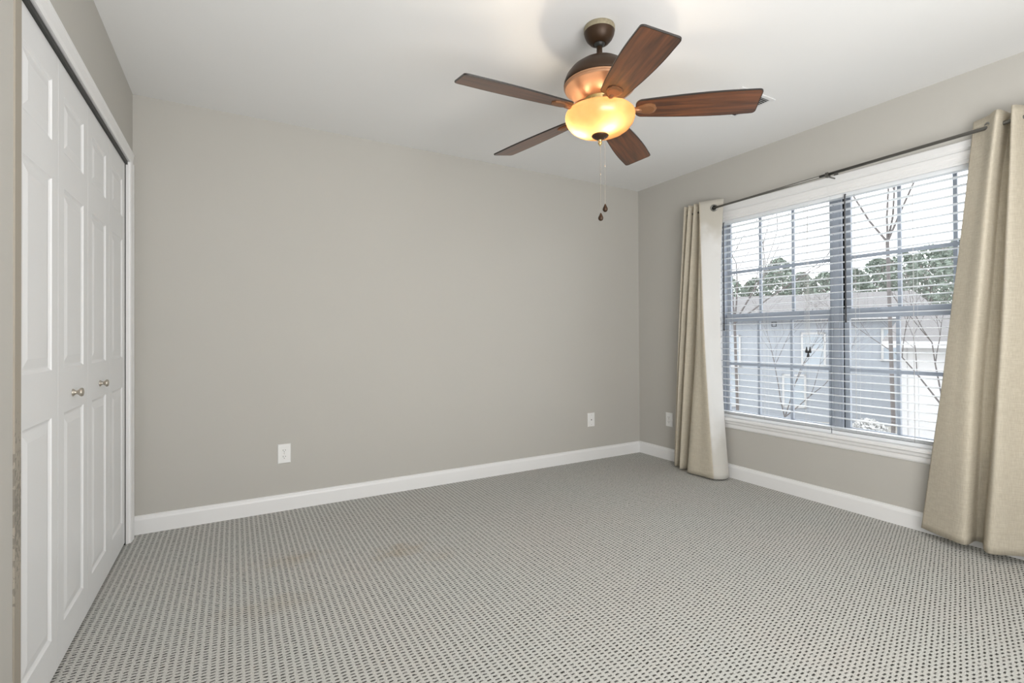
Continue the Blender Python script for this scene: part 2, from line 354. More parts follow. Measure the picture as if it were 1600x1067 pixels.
# ------------------------------------------------------------------ bifold doors
DX = -0.500; DT = 0.032; LW = 0.372
def leaf_mesh(y0, y1):
    """six-panel style leaf: three raised panels in one column; front faces +x"""
    bm = NB(); z0, z1 = 0.014, 2.004
    yl, yr = y0 + 0.062, y1 - 0.062
    panels = [(0.135, 0.835), (0.985, 1.592), (1.712, 1.905)]
    # front skin as a grid with recessed fields
    ys = [y0, yl, yr, y1]; zs = [z0]
    for a, b in panels: zs += [a, b]
    zs.append(z1)
    for i in range(3):
        for j in range(len(zs) - 1):
            if i == 1 and j % 2 == 1:
                a0, a1, b0, b1 = ys[1], ys[2], zs[j], zs[j + 1]
                steps = [(0, 0), (0.004, -0.0035), (0.010, -0.0065), (0.014, -0.0065), (0.042, -0.001), (0.045, -0.001)]
                prev = None
                for ins, dx in steps:
                    ring = [bm.verts.new((DX + dx, y, z)) for y, z in ((a0 + ins, b0 + ins), (a1 - ins, b0 + ins), (a1 - ins, b1 - ins), (a0 + ins, b1 - ins))]
                    if prev:
                        for k in range(4): bm.faces.new((prev[k], prev[(k + 1) % 4], ring[(k + 1) % 4], ring[k]))
                    prev = ring
                bm.faces.new(prev)
            else:
                bm.faces.new([bm.verts.new((DX, y, z)) for y, z in ((ys[i], zs[j]), (ys[i + 1], zs[j]), (ys[i + 1], zs[j + 1]), (ys[i], zs[j + 1]))])
    # edges and back
    c = [(y0, z0), (y1, z0), (y1, z1), (y0, z1)]
    F = [bm.verts.new((DX, y, z)) for y, z in c]; B = [bm.verts.new((DX - DT, y, z)) for y, z in c]
    for k in range(4): bm.faces.new((F[k], F[(k + 1) % 4], B[(k + 1) % 4], B[k]))
    bm.faces.new(B[::-1])
    bmesh.ops.remove_doubles(bm, verts=bm.verts, dist=1e-5)
    return bm
edges = [3.234 - LW * k for k in range(5)]            # far to near
def bifold(name, e, knobleaf, knob_y, label):
    root = thing(name, label, 'closet door', (DX - DT / 2, (e[0] + e[2]) / 2, 0.014), kind='structure')
    for i in range(2):
        lf = obj('door_leaf', leaf_mesh(e[i + 1] + 0.0012, e[i] - 0.0012), M_door, root)
        if i == knobleaf:
            bm = NB(); M = Matrix.Translation((DX, knob_y, 0.893)) @ Matrix.Rotation(PI / 2, 4, 'Y')
            lathe(bm, [(0, -0.001), (0.0135, -0.001), (0.0125, 0.003), (0.007, 0.008), (0.0065, 0.012), (0.010, 0.017), (0.0145, 0.021), (0.0155, 0.025), (0.0135, 0.029), (0.006, 0.031), (0, 0.031)], 24, M=M)
            obj('knob', bm, M_knob, lf, label='small turned nickel knob')
bifold('door_1', [edges[2], edges[3], edges[4]], 0, 2.283, 'white panelled bifold closet door nearer the viewer')
bifold('door_2', [edges[0], edges[1], edges[2]], 1, 2.685, 'white panelled bifold closet door nearer the back wall')

# ------------------------------------------------------------------ window
bm = NB()
xs = XR
extrude(bm, [(xs, 2.035), (xs - 0.008, 2.035), (xs - 0.012, 2.040), (xs - 0.018, 2.046), (xs - 0.018, 2.080), (xs - 0.014, 2.085), (xs, 2.085)], 1, WY0 - 0.05, WY1 + 0.05)
for y0, y1 in ((WY0 - 0.052, WY0 - 0.002), (WY1 + 0.002, WY1 + 0.052)): box(bm, xs - 0.016, xs, y0, y1, 0.45, 2.036)
obj('trim_5', bm, M_trim, kind='structure', label='white casing around the double window')
bm = NB()
extrude(bm, [(xs + 0.10, 0.432), (xs + 0.10, 0.456), (xs - 0.030, 0.456), (xs - 0.036, 0.450), (xs - 0.036, 0.438), (xs - 0.030, 0.432)], 1, WY0 - 0.08, WY1 + 0.08)
extrude(bm, [(xs, 0.432), (xs - 0.022, 0.432), (xs - 0.020, 0.415), (xs - 0.012, 0.405), (xs - 0.011, 0.385), (xs - 0.007, 0.376), (xs, 0.374)], 1, WY0 - 0.05, WY1 + 0.05)
obj('trim_6', bm, M_trim, kind='structure', label='white window stool and stepped apron')
bm = NB()
box(bm, xs + 0.002, xs + TW, WY0 - 0.002, WY0 + 0.012, WZ0, WZ1); box(bm, xs + 0.002, xs + TW, WY1 - 0.012, WY1 + 0.002, WZ0, WZ1); box(bm, xs + 0.002, xs + TW, WY0, WY1, WZ1 - 0.012, WZ1 + 0.002)
obj('trim_7', bm, M_trim, kind='structure', label='white jamb lining inside the window opening')

def frame_rect(bm, x0, x1, y0, y1, z0, z1, t, tb=None, tt=None):
    tb = tb or t; tt = tt or t
    box(bm, x0, x1, y0, y0 + t, z0, z1); box(bm, x0, x1, y1 - t, y1, z0, z1)
    box(bm, x0, x1, y0 + t, y1 - t, z0, z0 + tb); box(bm, x0, x1, y0 + t, y1 - t, z1 - tt, z1)

def window(name, y0, y1, label):
    root = thing(name, label, 'window', (xs + 0.12, (y0 + y1) / 2, 0.456), kind='structure')
    bm = NB(); frame_rect(bm, xs + 0.085, xs + 0.148, y0, y1, 0.456, 2.02, 0.022)
    obj('window_frame', bm, M_frame, root, bevel=0.002)
    for (nm, xa, xb, za, zb, hb, tb, tt) in (('upper_sash', 0.122, 0.142, 1.190, 2.005, 1.578, 0.05, 0.036), ('lower_sash', 0.096, 0.118, 0.466, 1.250, 0.862, 0.030, 0.058)):
        bm = NB(); frame_rect(bm, xs + xa, xs + xb, y0 + 0.022, y1 - 0.022, za, zb, 0.030, tb, tt)
        gy0, gy1 = y0 + 0.052, y1 - 0.052; gz0, gz1 = za + tb, zb - tt
        for k in (1, 2):
            yy = gy0 + (gy1 - gy0) * k / 3; box(bm, xs + xa + 0.002, xs + xb - 0.002, yy - 0.0095, yy + 0.0095, gz0, gz1)
        box(bm, xs + xa + 0.003, xs + xb - 0.003, gy0, gy1, hb - 0.011, hb + 0.011)
        sash = obj(nm, bm, M_frame, root, bevel=0.0015)
        bm = NB(); xm = xs + (xa + xb) / 2
        box(bm, xm - 0.002, xm + 0.002, gy0 - 0.004, gy1 + 0.004, gz0 - 0.004, gz1 + 0.004)
        obj('glass_pane', bm, M_glass, sash)
        if nm == 'lower_sash':
            for yy in (y0 + 0.2, y1 - 0.2):
                bm = NB(); box(bm, xs + 0.088, xs + 0.097, yy - 0.022, yy + 0.022, 1.232, 1.243); box(bm, xs + 0.082, xs + 0.09, yy - 0.006, yy + 0.012, 1.236, 1.247)
                obj('sash_lock', bm, M_frame, sash)
            yy = (y0 + y1) / 2 + (0.0 if name == 'window_1' else -0.17)
            bm = NB(); frame_rect(bm, xs + 0.094, xs + 0.0965, yy - 0.018, yy + 0.018, 1.145, 1.180, 0.004)
            obj('sash_pull', bm, M_tassel, sash)
window('window_1', 1.706, WY1 - 0.012, 'single hung window on the corner side of the mullion, muntins toned grey for backlit shade')
window('window_2', WY0 + 0.012, 1.682, 'single hung window on the far right side of the mullion, muntins toned grey for backlit shade')
bm = NB(); box(bm, xs + 0.075, xs + 0.149, 1.660, 1.728, 0.456, 2.02); box(bm, xs + 0.069, xs + 0.076, 1.676, 1.712, 0.456, 2.02); obj('trim_8', bm, M_frame, kind='structure', label='mullion post between the two windows, toned grey for backlit shade', bevel=0.002)

# ------------------------------------------------------------------ blinds
def blind(y0, y1, label, ladders, wand_y, wand_z, cord_y=None):
    xc = xs + 0.034; hw = 0.0245
    root = thing('window_blind', label, 'blind', (xc, (y0 + y1) / 2, 2.0), group=None)
    bm = NB(); box(bm, xc - 0.024, xc + 0.026, y0, y1, 1.945, 1.990); obj('head_rail', bm, M_slat, root, bevel=0.002)
    bm = NB()
    extrude(bm, [(xs + 0.004, 1.968), (xs - 0.004, 1.968), (xs - 0.006, 1.976), (xs - 0.004, 1.984), (xs - 0.009, 1.990), (xs - 0.010, 2.003), (xs - 0.013, 2.009), (xs - 0.013, 2.026), (xs - 0.011, 2.033), (xs + 0.004, 2.033)], 1, y0, y1)
    obj('valance', bm, M_trim, root)
    bm = NB(); n = 30; z = 1.915; zs_ = []
    while z > 0.53: zs_.append(z); z -= 0.0468
    for z in zs_:
        pr = [(xc - hw, z - 0.0012), (xc - hw * 0.5, z + 0.0004), (xc, z + 0.001), (xc + hw * 0.5, z + 0.0004), (xc + hw, z - 0.0012), (xc + hw, z + 0.0014), (xc + hw * 0.5, z + 0.003), (xc, z + 0.0036), (xc - hw * 0.5, z + 0.003), (xc - hw, z + 0.0014)]
        extrude(bm, pr, 1, y0 + 0.003, y1 - 0.003)
    for k in range(3):
        z = 0.4945 - 0.006 * k; box(bm, xc - hw, xc + hw, y0 + 0.003, y1 - 0.003, z, z + 0.003)
    obj('slats', bm, M_slat, root)
    bm = NB(); box(bm, xc - 0.026, xc + 0.026, y0 + 0.003, y1 - 0.003, 0.4565, 0.478); obj('bottom_rail', bm, M_slat, root, bevel=0.003)
    for yy in ladders:
        bm = NB()
        for dx in (-hw - 0.001, hw + 0.001): tube(bm, [(xc + dx, yy, 0.478), (xc + dx, yy, 1.95)], 0.0008, 4)
        tube(bm, [(xc, yy + 0.008, 0.478), (xc, yy + 0.008, 1.95)], 0.0007, 4)
        obj('ladder_cord', bm, M_cord, root)
    bm = NB(); tube(bm, [(xs + 0.000, wand_y, 1.955), (xs - 0.002, wand_y, 1.93), (xs - 0.002, wand_y, wand_z)], 0.0042, 6); tube(bm, [(xs - 0.002, wand_y, wand_z + 0.0), (xs - 0.002, wand_y, wand_z - 0.06)], 0.0055, 8)
    tube(bm, [(xs + 0.012, wand_y, 1.958), (xs, wand_y, 1.955)], 0.003, 6)
    obj('tilt_wand', bm, M_wand, root, label='dark twist wand')
    if cord_y:
        for k, (dy, zz) in enumerate(((-0.012, 0.985), (0.0, 0.957), (0.010, 0.985))):
            bm = NB(); tube(bm, [(xs + 0.006, cord_y, 1.95), (xs + 0.001, cord_y + dy * 0.3, 1.7), (xs + 0.001, cord_y + dy, zz + 0.015)], 0.0011, 4)
            cd = obj('lift_cord', bm, M_cord, root)
            bm = NB(); lathe(bm, [(0, 0.02), (0.003, 0.019), (0.0045, 0.006), (0.008, -0.008), (0.0085, -0.016), (0.006, -0.020), (0, -0.020)], 12, M=Matrix.Translation((xs + 0.001, cord_y + dy, zz)))
            obj('cord_tassel', bm, M_tassel, cd, label='black plastic tassel')
blind(1.7000, WY1 - 0.03, 'white two inch slat blind at the window nearest the corner, three black tassels hanging', (2.44, 2.15, 1.86), 2.468, 1.18, 1.835)
blind(WY0 + 0.03, 1.6992, 'white two inch slat blind right of the mullion, partly behind the long curtain', (1.555, 1.26, 0.94), 1.603, 1.22)

# ------------------------------------------------------------------ curtain rod
def rodz(y): return 2.062 + (2.5 - y) * (0.031 / 1.6)
RX = XR - 0.095
root = thing('curtain_rod', 'thin pewter curtain rod running across the window head', 'curtain rod', (RX, 1.6, rodz(1.6)))
bm = NB(); tube(bm, [(RX, 2.755, rodz(2.755)), (RX, 1.66, rodz(1.66))], 0.0078, 12); obj('rod', bm, M_rod, root)
bm = NB(); tube(bm, [(RX, 1.70, rodz(1.70)), (RX, 0.15, rodz(0.15))], 0.0092, 12); obj('rod', bm, M_rod, root)
for yy in (2.70, 1.652, 0.2):
    bm = NB(); z = rodz(yy)
    box(bm, XR - 0.004, XR, yy - 0.012, yy + 0.012, z - 0.038, z + 0.022)
    tube(bm, [(XR - 0.003, yy, z - 0.012), (RX + 0.01, yy, z - 0.014), (RX, yy, z - 0.012)], 0.0045, 8)
    box(bm, RX - 0.013, RX + 0.013, yy - 0.009, yy + 0.009, z - 0.018, z - 0.0075)
    box(bm, RX - 0.015, RX - 0.0105, yy - 0.009, yy + 0.009, z - 0.016, z + 0.011)
    tube(bm, [(RX - 0.02, yy + 0.004, z + 0.0), (RX - 0.009, yy + 0.004, z + 0.0)], 0.004, 8)
    obj('bracket', bm, M_rod, root)
for yy, s in ((0.15, -1),):
    bm = NB(); M = Matrix.Translation((RX, yy, rodz(yy))) @ Matrix.Rotation(-s * PI / 2, 4, 'X')
    lathe(bm, [(0, -0.004), (0.012, -0.004), (0.013, 0.004), (0.009, 0.008), (0.014, 0.016), (0.016, 0.024), (0.011, 0.034), (0, 0.038)], 20, M=M); obj('finial', bm, M_rod, root)

# ------------------------------------------------------------------ curtains
def catmull(P, n):
    out = []
    for i in range(len(P) - 1):
        p0, p1, p2, p3 = P[max(i - 1, 0)], P[i], P[i + 1], P[min(i + 2, len(P) - 1)]
        for k in range(n):
            t = k / n
            out.append(tuple(0.5 * ((2 * p1[j]) + (-p0[j] + p2[j]) * t + (2 * p0[j] - 5 * p1[j] + 4 * p2[j] - p3[j]) * t * t + (-p0[j] + 3 * p1[j] - 3 * p2[j] + p3[j]) * t ** 3) for j in range(2)))
    out.append(tuple(P[-1])); return out
def curtain(label, top, mid, bot, ztop, zbot, groms, seed, rip=0.004, lining=0):
    y_c = sum(p[1] for p in top) / len(top)
    root = thing('curtain', label, 'curtain', (RX, y_c, zbot))
    A = catmull(top, 9); Mi_ = catmull(mid, 9); B = catmull(bot, 9); tm = (1.08 - zbot) / (ztop - zbot)
    def lag(i, j, t):
        return A[i][j] * t * (t - tm) / (1 - tm) + Mi_[i][j] * t * (t - 1) / (tm * (tm - 1)) + B[i][j] * (t - tm) * (t - 1) / tm
    nz = 60; n = len(A); rnd = random.Random(seed)
    ph = [rnd.uniform(0, 6.28) for _ in range(6)]
    bm = NB(); G = []
    for j in range(nz + 1):
        t = j / nz; z = zbot + (ztop - zbot) * t; row = []
        for i in range(n):
            x = lag(i, 0, t); y = lag(i, 1, t)
            u = i / n
            a = rip * math.sin(t * PI) * (math.sin(9 * u + 5 * t + ph[0]) * math.sin(3.1 * t * PI + ph[1]) + 0.5 * math.sin(23 * u + ph[2] + 9 * t))
            row.append(bm.verts.new((min(x + a, XR - 0.043), y + a * 0.7, z)))
        G.append(row)
    for j in range(nz):
        for i in range(n - 1):
            f = bm.faces.new((G[j][i], G[j][i + 1], G[j + 1][i + 1], G[j + 1][i])); f.smooth = True
            if lining and i >= lining * 9: f.material_index = 1  # edge faces take the pale colour that stands for daylight
    cl = obj('curtain_panel', bm, [M_linen, M_daylit_strip], root)
    so = cl.modifiers.new('thick', 'SOLIDIFY'); so.thickness = 0.0016; so.offset = 0
    # hem stitch band
    bm = NB()
    for zz in (zbot + 0.10,):
        t = (zz - zbot) / (ztop - zbot)
        pts = []
        for i in range(n):
            u = i / n
            a = rip * math.sin(t * PI) * (math.sin(9 * u + 5 * t + ph[0]) * math.sin(3.1 * t * PI + ph[1]) + 0.5 * math.sin(23 * u + ph[2] + 9 * t))
            pts.append((min(lag(i, 0, t) + a, XR - 0.043) - 0.0006, lag(i, 1, t) + a * 0.7, zz))
        tube(bm, pts, 0.0011, 4)
    obj('hem_seam', bm, M_linen, root)
    for (gy, gx, nx, ny) in groms:
        bm = NB(); d = Vector((nx, ny, 0)).normalized(); q = d.to_track_quat('Z', 'Y').to_matrix().to_4x4()
        M = Matrix.Translation((gx, gy, rodz(gy))) @ q
        lathe(bm, [(0.0165, -0.005), (0.0185, -0.007), (0.026, -0.0065), (0.0275, 0), (0.026, 0.0065), (0.0185, 0.007), (0.0165, 0.005), (0.0165, -0.005)], 28, M=M)
        lathe(bm, [(0.0, -0.0025), (0.0166, -0.0025), (0.0166, 0.0025), (0, 0.0025)], 20, M=M, mi=1)
        obj('grommet', bm, [M_grom, M_dark], root, label='dark nickel grommet ring')
Lt = [(3.24, 2.765), (3.17, 2.735), (3.235, 2.715), (3.165, 2.69), (3.235, 2.662), (3.165, 2.635), (3.235, 2.61), (3.165, 2.580), (3.1625, 2.577), (3.160, 2.573), (3.202, 2.478), (3.238, 2.42)]
Lm = [(3.22, 2.82), (3.16, 2.795), (3.21, 2.785), (3.15, 2.765), (3.22, 2.735), (3.148, 2.705), (3.22, 2.655), (3.135, 2.60), (3.125, 2.55), (3.118, 2.508), (3.18, 2.483), (3.24, 2.458)]
Lb = [(3.20, 2.875), (3.165, 2.852), (3.20, 2.845), (3.150, 2.832), (3.215, 2.80), (3.112, 2.752), (3.195, 2.705), (3.090, 2.655), (3.098, 2.53), (3.108, 2.425), (3.18, 2.385), (3.262, 2.405)]
curtain('beige linen grommet curtain gathered beside the room corner', Lt, Lm, Lb, 2.125, 0.012, [(2.478, 3.202, -0.92, -0.40)], 3, lining=9)
Rt = [(3.235, 0.975), (3.202, 0.912), (3.150, 0.862), (3.250, 0.848), (3.255, 0.835), (3.150, 0.812), (3.235, 0.765), (3.150, 0.72), (3.240, 0.67), (3.150, 0.62), (3.240, 0.56), (3.150, 0.50), (3.24, 0.45), (3.16, 0.40)]
Rm = [(3.222, 1.080), (3.182, 1.02), (3.145, 0.946), (3.255, 0.935), (3.265, 0.90), (3.137, 0.852), (3.235, 0.78), (3.145, 0.71), (3.240, 0.65), (3.145, 0.59), (3.238, 0.53), (3.145, 0.47), (3.238, 0.41), (3.16, 0.36)]
Rb = [(3.225, 1.205), (3.175, 1.10), (3.145, 1.000), (3.245, 0.992), (3.255, 0.965), (3.120, 0.905), (3.225, 0.79), (3.130, 0.70), (3.235, 0.63), (3.135, 0.56), (3.235, 0.49), (3.14, 0.42), (3.235, 0.36), (3.16, 0.30)]
curtain('long beige linen grommet curtain flaring over the far right of the window', Rt, Rm, Rb, 2.150, 0.040, [(0.912, 3.202, -0.72, 0.69)], 8, 0.006)

# ------------------------------------------------------------------ outlets
def plate(c, normal, label, duplex=True, name='wall_outlet'):
    """c = centre on the wall; normal 'y' faces -y, 'x' faces -x"""
    if normal == 'y': M = Matrix.Translation(c)
    else: M = Matrix.Translation(c) @ Matrix.Rotation(-PI / 2, 4, 'Z')
    root = thing(name, label, 'outlet' if duplex else 'wall plate', c)
    bm = NB(); w_, h_ = 0.0375, 0.0600
    def ring(w, h, y): return [bm.verts.new(M @ Vector((a, y, b))) for a, b in ((-w, -h), (w, -h), (w, h), (-w, h))]
    r0 = ring(w_, h_, 0); r1 = ring(w_, h_, -0.003); r2 = ring(w_ - 0.004, h_ - 0.004, -0.0065)
    for a, b in ((r0, r1), (r1, r2)):
        for k in range(4): bm.faces.new((a[k], a[(k + 1) % 4], b[(k + 1) % 4], b[k]))
    bm.faces.new(r2); bm.faces.new(r0[::-1])
    obj('cover_plate', bm, M_plate, root)
    if duplex:
        for s in (0.0195, -0.0195):
            bm = NB(); pts = []
            for k in range(24):
                a = 2 * PI * k / 24; pts.append((0.0172 * math.cos(a), max(-0.0125, min(0.0125, 0.0172 * math.sin(a)))))
            A = [bm.verts.new(M @ Vector((x, -0.0060, z + s))) for x, z in pts]; B = [bm.verts.new(M @ Vector((x, -0.0085, z + s))) for x, z in pts]
            for k in range(24): bm.faces.new((A[k], A[(k + 1) % 24], B[(k + 1) % 24], B[k]))
            bm.faces.new(B)
            so = obj('socket', bm, M_plate, root)
            bm = NB()
            for dx, hh in ((-0.0065, 0.0045), (0.0065, 0.0035)): box(bm, dx - 0.0012, dx + 0.0012, -0.0088, -0.0084, s + 0.003 - hh, s + 0.003 + hh, M)
            tube(bm, [M @ Vector((0, -0.0084, s - 0.0078)), M @ Vector((0, -0.0088, s - 0.0078))], 0.0025, 10)
            obj('slots', bm, M_hole, so)
        bm = NB(); tube(bm, [M @ Vector((0, -0.006, 0)), M @ Vector((0, -0.0075, 0))], 0.0028, 10); obj('screw', bm, M_knob, root)
    else:
        bm = NB(); tube(bm, [M @ Vector((0, -0.006, 0)), M @ Vector((0, -0.0072, 0))], 0.0052, 12); obj('jack_hole', bm, M_hole, root)
        for s in (0.042, -0.042):
            bm = NB(); tube(bm, [M @ Vector((0, -0.006, s)), M @ Vector((0, -0.0073, s))], 0.0028, 10); obj('screw', bm, M_knob, root)
plate((0.272, YB, 0.355), 'y', 'white duplex outlet on the wide back wall toward the closet')
plate((2.720, YB, 0.350), 'y', 'white wall plate with one dark round hole near the room corner', False, 'cable_plate')
plate((XR, 3.024, 0.352), 'x', 'white duplex outlet on the window wall beside the curtain')

# ------------------------------------------------------------------ ceiling vent
vx0, vx1, vy0, vy1 = 2.405, 2.705, 1.675, 1.945
root = thing('ceiling_vent', 'white slatted air register on the ceiling behind the fan blade tip', 'vent', ((vx0 + vx1) / 2, (vy0 + vy1) / 2, HC))
bm = NB()
for a in ((vx0, vx1, vy0, vy0 + 0.022), (vx0, vx1, vy1 - 0.022, vy1), (vx0, vx0 + 0.022, vy0 + 0.022, vy1 - 0.022), (vx1 - 0.022, vx1, vy0 + 0.022, vy1 - 0.022)): box(bm, *a, HC - 0.006, HC)
obj('vent_frame', bm, M_vent, root, bevel=0.002)
bm = NB(); box(bm, vx0 + 0.022, vx1 - 0.022, vy0 + 0.022, vy1 - 0.022, HC - 0.0012, HC - 0.0002); obj('duct_opening', bm, M_hole, root)
bm = NB(); k = 0
y = vy0 + 0.03
while y < vy1 - 0.03:
    Mx = Matrix.Translation((0, y, HC - 0.005)) @ Matrix.Rotation(math.radians(35), 4, 'X')
    box(bm, vx0 + 0.022, vx1 - 0.022, -0.007, 0.007, -0.0005, 0.0005, Mx); y += 0.014
obj('louvers', bm, M_vent, root)

# ------------------------------------------------------------------ ceiling fan
FX, FY = 1.396, 1.662
fan = thing('ceiling_fan', 'five blade bronze ceiling fan with lit amber glass bowl', 'ceiling fan', (FX, FY, HC))
c2 = (FX, FY)
bm = NB(); lathe(bm, [(0, 2.44), (0.066, 2.44), (0.0675, 2.436), (0.0675, 2.420), (0.0665, 2.417)], 40, c2); obj('canopy_ring', bm, M_aged, fan, label='aged brass canopy ring')
bm = NB(); lathe(bm, [(0.0665, 2.4175), (0.064, 2.405), (0.056, 2.388), (0.043, 2.373), (0.030, 2.366), (0.026, 2.365), (0.020, 2.370), (0, 2.370)], 40, c2); cn = obj('canopy', bm, M_bronze, fan)
bm = NB(); lathe(bm, [(0.0245, 2.376), (0.024, 2.366), (0.020, 2.358), (0.013, 2.353), (0, 2.352)], 24, c2); obj('hanger_ball', bm, M_dark, fan)
bm = NB(); tube(bm, [(FX, FY, 2.37), (FX, FY, 2.285)], 0.0125, 20); obj('downrod', bm, M_bronze, fan)
bm = NB(); lathe(bm, [(0.0, 2.298), (0.018, 2.298), (0.03, 2.294), (0.06, 2.288), (0.095, 2.274), (0.125, 2.252), (0.146, 2.225), (0.155, 2.202), (0.157, 2.188), (0.154, 2.184), (0.12, 2.184), (0, 2.184)], 64, c2); mh = obj('motor_housing', bm, M_bronze, fan)
bm = NB(); lathe(bm, [(0.150, 2.186), (0.156, 2.183), (0.157, 2.179), (0.153, 2.176), (0.151, 2.174), (0.153, 2.172), (0.152, 2.168), (0.147, 2.165), (0.140, 2.158), (0.118, 2.140), (0.094, 2.126), (0.078, 2.120), (0.074, 2.118), (0, 2.118)], 64, c2); lo = obj('lower_housing', bm, M_lit_bronze, fan, label='lower motor cone with ridged rim, lamplight put into its copper tone')
bm = NB(); lathe(bm, [(0.070, 2.120), (0.073, 2.114), (0.067, 2.110), (0.067, 2.094), (0.074, 2.090), (0.074, 2.084), (0.055, 2.083), (0, 2.083)], 48, c2)
for k in range(20):
    a = 2 * PI * k / 20; Mx = Matrix.Translation((FX, FY, 2.102)) @ Matrix.Rotation(a, 4, 'Z'); box(bm, 0.064, 0.071, -0.0035, 0.0035, -0.007, 0.007, Mx)
obj('vented_collar', bm, M_brass, fan)
bm = NB(); lathe(bm, [(0.05, 2.086), (0.072, 2.084), (0.080, 2.080), (0.082, 2.076), (0.080, 2.074), (0.05, 2.077), (0, 2.077)], 48, c2); obj('light_fitter', bm, M_bronze, fan)
# bowl of frosted glass, open at the top
outer = [(0.143, 2.066), (0.1485, 2.060), (0.1515, 2.048), (0.1500, 2.034), (0.143, 2.016), (0.129, 1.998), (0.108, 1.983), (0.080, 1.972), (0.045, 1.966), (0.010, 1.965)]
inner = [(r - 0.004 if r > 0.02 else r, z + 0.004) for r, z in outer[::-1]]
bm = NB(); lathe(bm, [(0.139, 2.067)] + outer, 64, c2); obj('glass_bowl', bm, M_amber, fan, label='glowing amber frosted glass bowl')
bm = NB(); lathe(bm, [(0, 1.972), (0.034, 1.9655), (0.037, 1.962), (0.034, 1.958), (0.022, 1.950), (0.010, 1.946), (0.006, 1.944), (0, 1.944)], 32, c2); obj('bowl_cap', bm, M_bronze, fan)
bm = NB(); lathe(bm, [(0, 1.948), (0.008, 1.946), (0.0085, 1.940), (0.005, 1.938), (0.0085, 1.933), (0.009, 1.929), (0.006, 1.923), (0.0025, 1.918), (0, 1.915)], 20, c2); obj('finial', bm, M_brass, fan)
bm = NB(); tube(bm, [(FX, FY, 2.08), (FX, FY, 1.965)], 0.004, 8); obj('bowl_rod', bm, M_bronze, fan)

ph0 = 3.054
droop = [0.025, 0.006, 0.004, -0.002, -0.032]; dang = [-0.002, -0.003, 0.004, -0.002, 0.003]
pitch = -0.237; R1, R0 = 0.648, 0.152
def blade_outline():
    pts = []
    def hw(x):
        t = (x - R0) / (R1 - R0)
        return 0.050 + 0.0235 * math.sin(min(1, t * 1.35) * PI / 2) - 0.003 * max(0, t - 0.75) * 4
    top = []
    root = 0.018
    for k in range(7):
        a = PI / 2 * k / 6; top.append((R0 + 0.030 - 0.030 * math.cos(a), (hw(R0 + 0.03) - 0.03) + 0.030 * math.sin(a)))
    x = R0 + 0.05
    while x < R1 - 0.025: top.append((x, hw(x))); x += 0.03
    rr = 0.016
    for k in range(7):
        a = PI / 2 * k / 6; top.append((R1 - rr + rr * math.sin(a), hw(R1) - rr + rr * math.cos(a)))
    return top + [(x, -y) for x, y in top[::-1]]
BO = blade_outline()
for i in range(5):
    a = ph0 - i * 2 * PI / 5 + dang[i]
    zr = 2.068; zt = 2.053 + droop[i]
    tilt = math.atan2(zt - zr, R1 - R0)
    # local frame: x radial, y = counter-clockwise side; pitched about x
    Mb = Matrix.Translation((FX, FY, zr)) @ Matrix.Rotation(a, 4, 'Z') @ Matrix.Translation((R0, 0, 0)) @ Matrix.Rotation(-tilt, 4, 'Y') @ Matrix.Rotation(pitch, 4, 'X') @ Matrix.Translation((-R0, 0, 0))
    Mi = Matrix.Translation((FX, FY, 0)) @ Matrix.Rotation(a, 4, 'Z')
    bm = NB()
    A = [bm.verts.new((x, y, -0.003)) for x, y in BO]; B = [bm.verts.new((x, y, 0.003)) for x, y in BO]; n = len(BO)
    for k in range(n): bm.faces.new((A[k], A[(k + 1) % n], B[(k + 1) % n], B[k])).material_index = 1
    fa = bm.faces.new(A[::-1]); fb = bm.faces.new(B)
    bmesh.ops.recalc_face_normals(bm, faces=bm.faces)
    r_ = bmesh.ops.inset_region(bm, faces=[fa], thickness=0.0035)
    for f in r_['faces']: f.material_index = 1
    me = bpy.data.meshes.new('blade'); bm.to_mesh(me); bm.free(); me.materials.append(M_wood); me.materials.append(M_edge)
    bl = bpy.data.objects.new('blade', me); COL.objects.link(bl); bl.parent = fan; bl.matrix_local = Matrix.Translation((-FX, -FY, -HC)) @ Mb
    # blade iron: arm + teardrop plate under the blade
    bm = NB()
    pts = []
    for x, z in ((0.060, 2.100), (0.085, 2.098), (0.108, 2.088), (0.128, 2.070)): pts.append(Mi @ Vector((x, 0, z)))
    pts.append(Mb @ Vector((0.158, 0, -0.008))); pts.append(Mb @ Vector((0.178, 0, -0.007)))
    tube(bm, pts, [0.010, 0.0095, 0.009, 0.0095, 0.010, 0.008], 10)
    out = [(0.150, 0.010), (0.165, 0.020), (0.190, 0.030), (0.215, 0.031), (0.232, 0.022), (0.240, 0.0)]
    out = out + [(x, -y) for x, y in out[-2::-1]]
    L0 = [bm.verts.new(Mb @ Vector((x, y, -0.0028))) for x, y in out]
    L1 = [bm.verts.new(Mb @ Vector((x, y, -0.0075))) for x, y in out]
    L2 = [bm.verts.new(Mb @ Vector((0.195 + (x - 0.195) * 0.78, y * 0.72, -0.0105))) for x, y in out]
    nn = len(out)
    for P_, Q_ in ((L0, L1), (L1, L2)):
        for k in range(nn): bm.faces.new((P_[k], P_[(k + 1) % nn], Q_[(k + 1) % nn], Q_[k]))
    bm.faces.new(L2); bm.faces.new(L0[::-1])
    obj('blade_iron', bm, M_iron, fan)
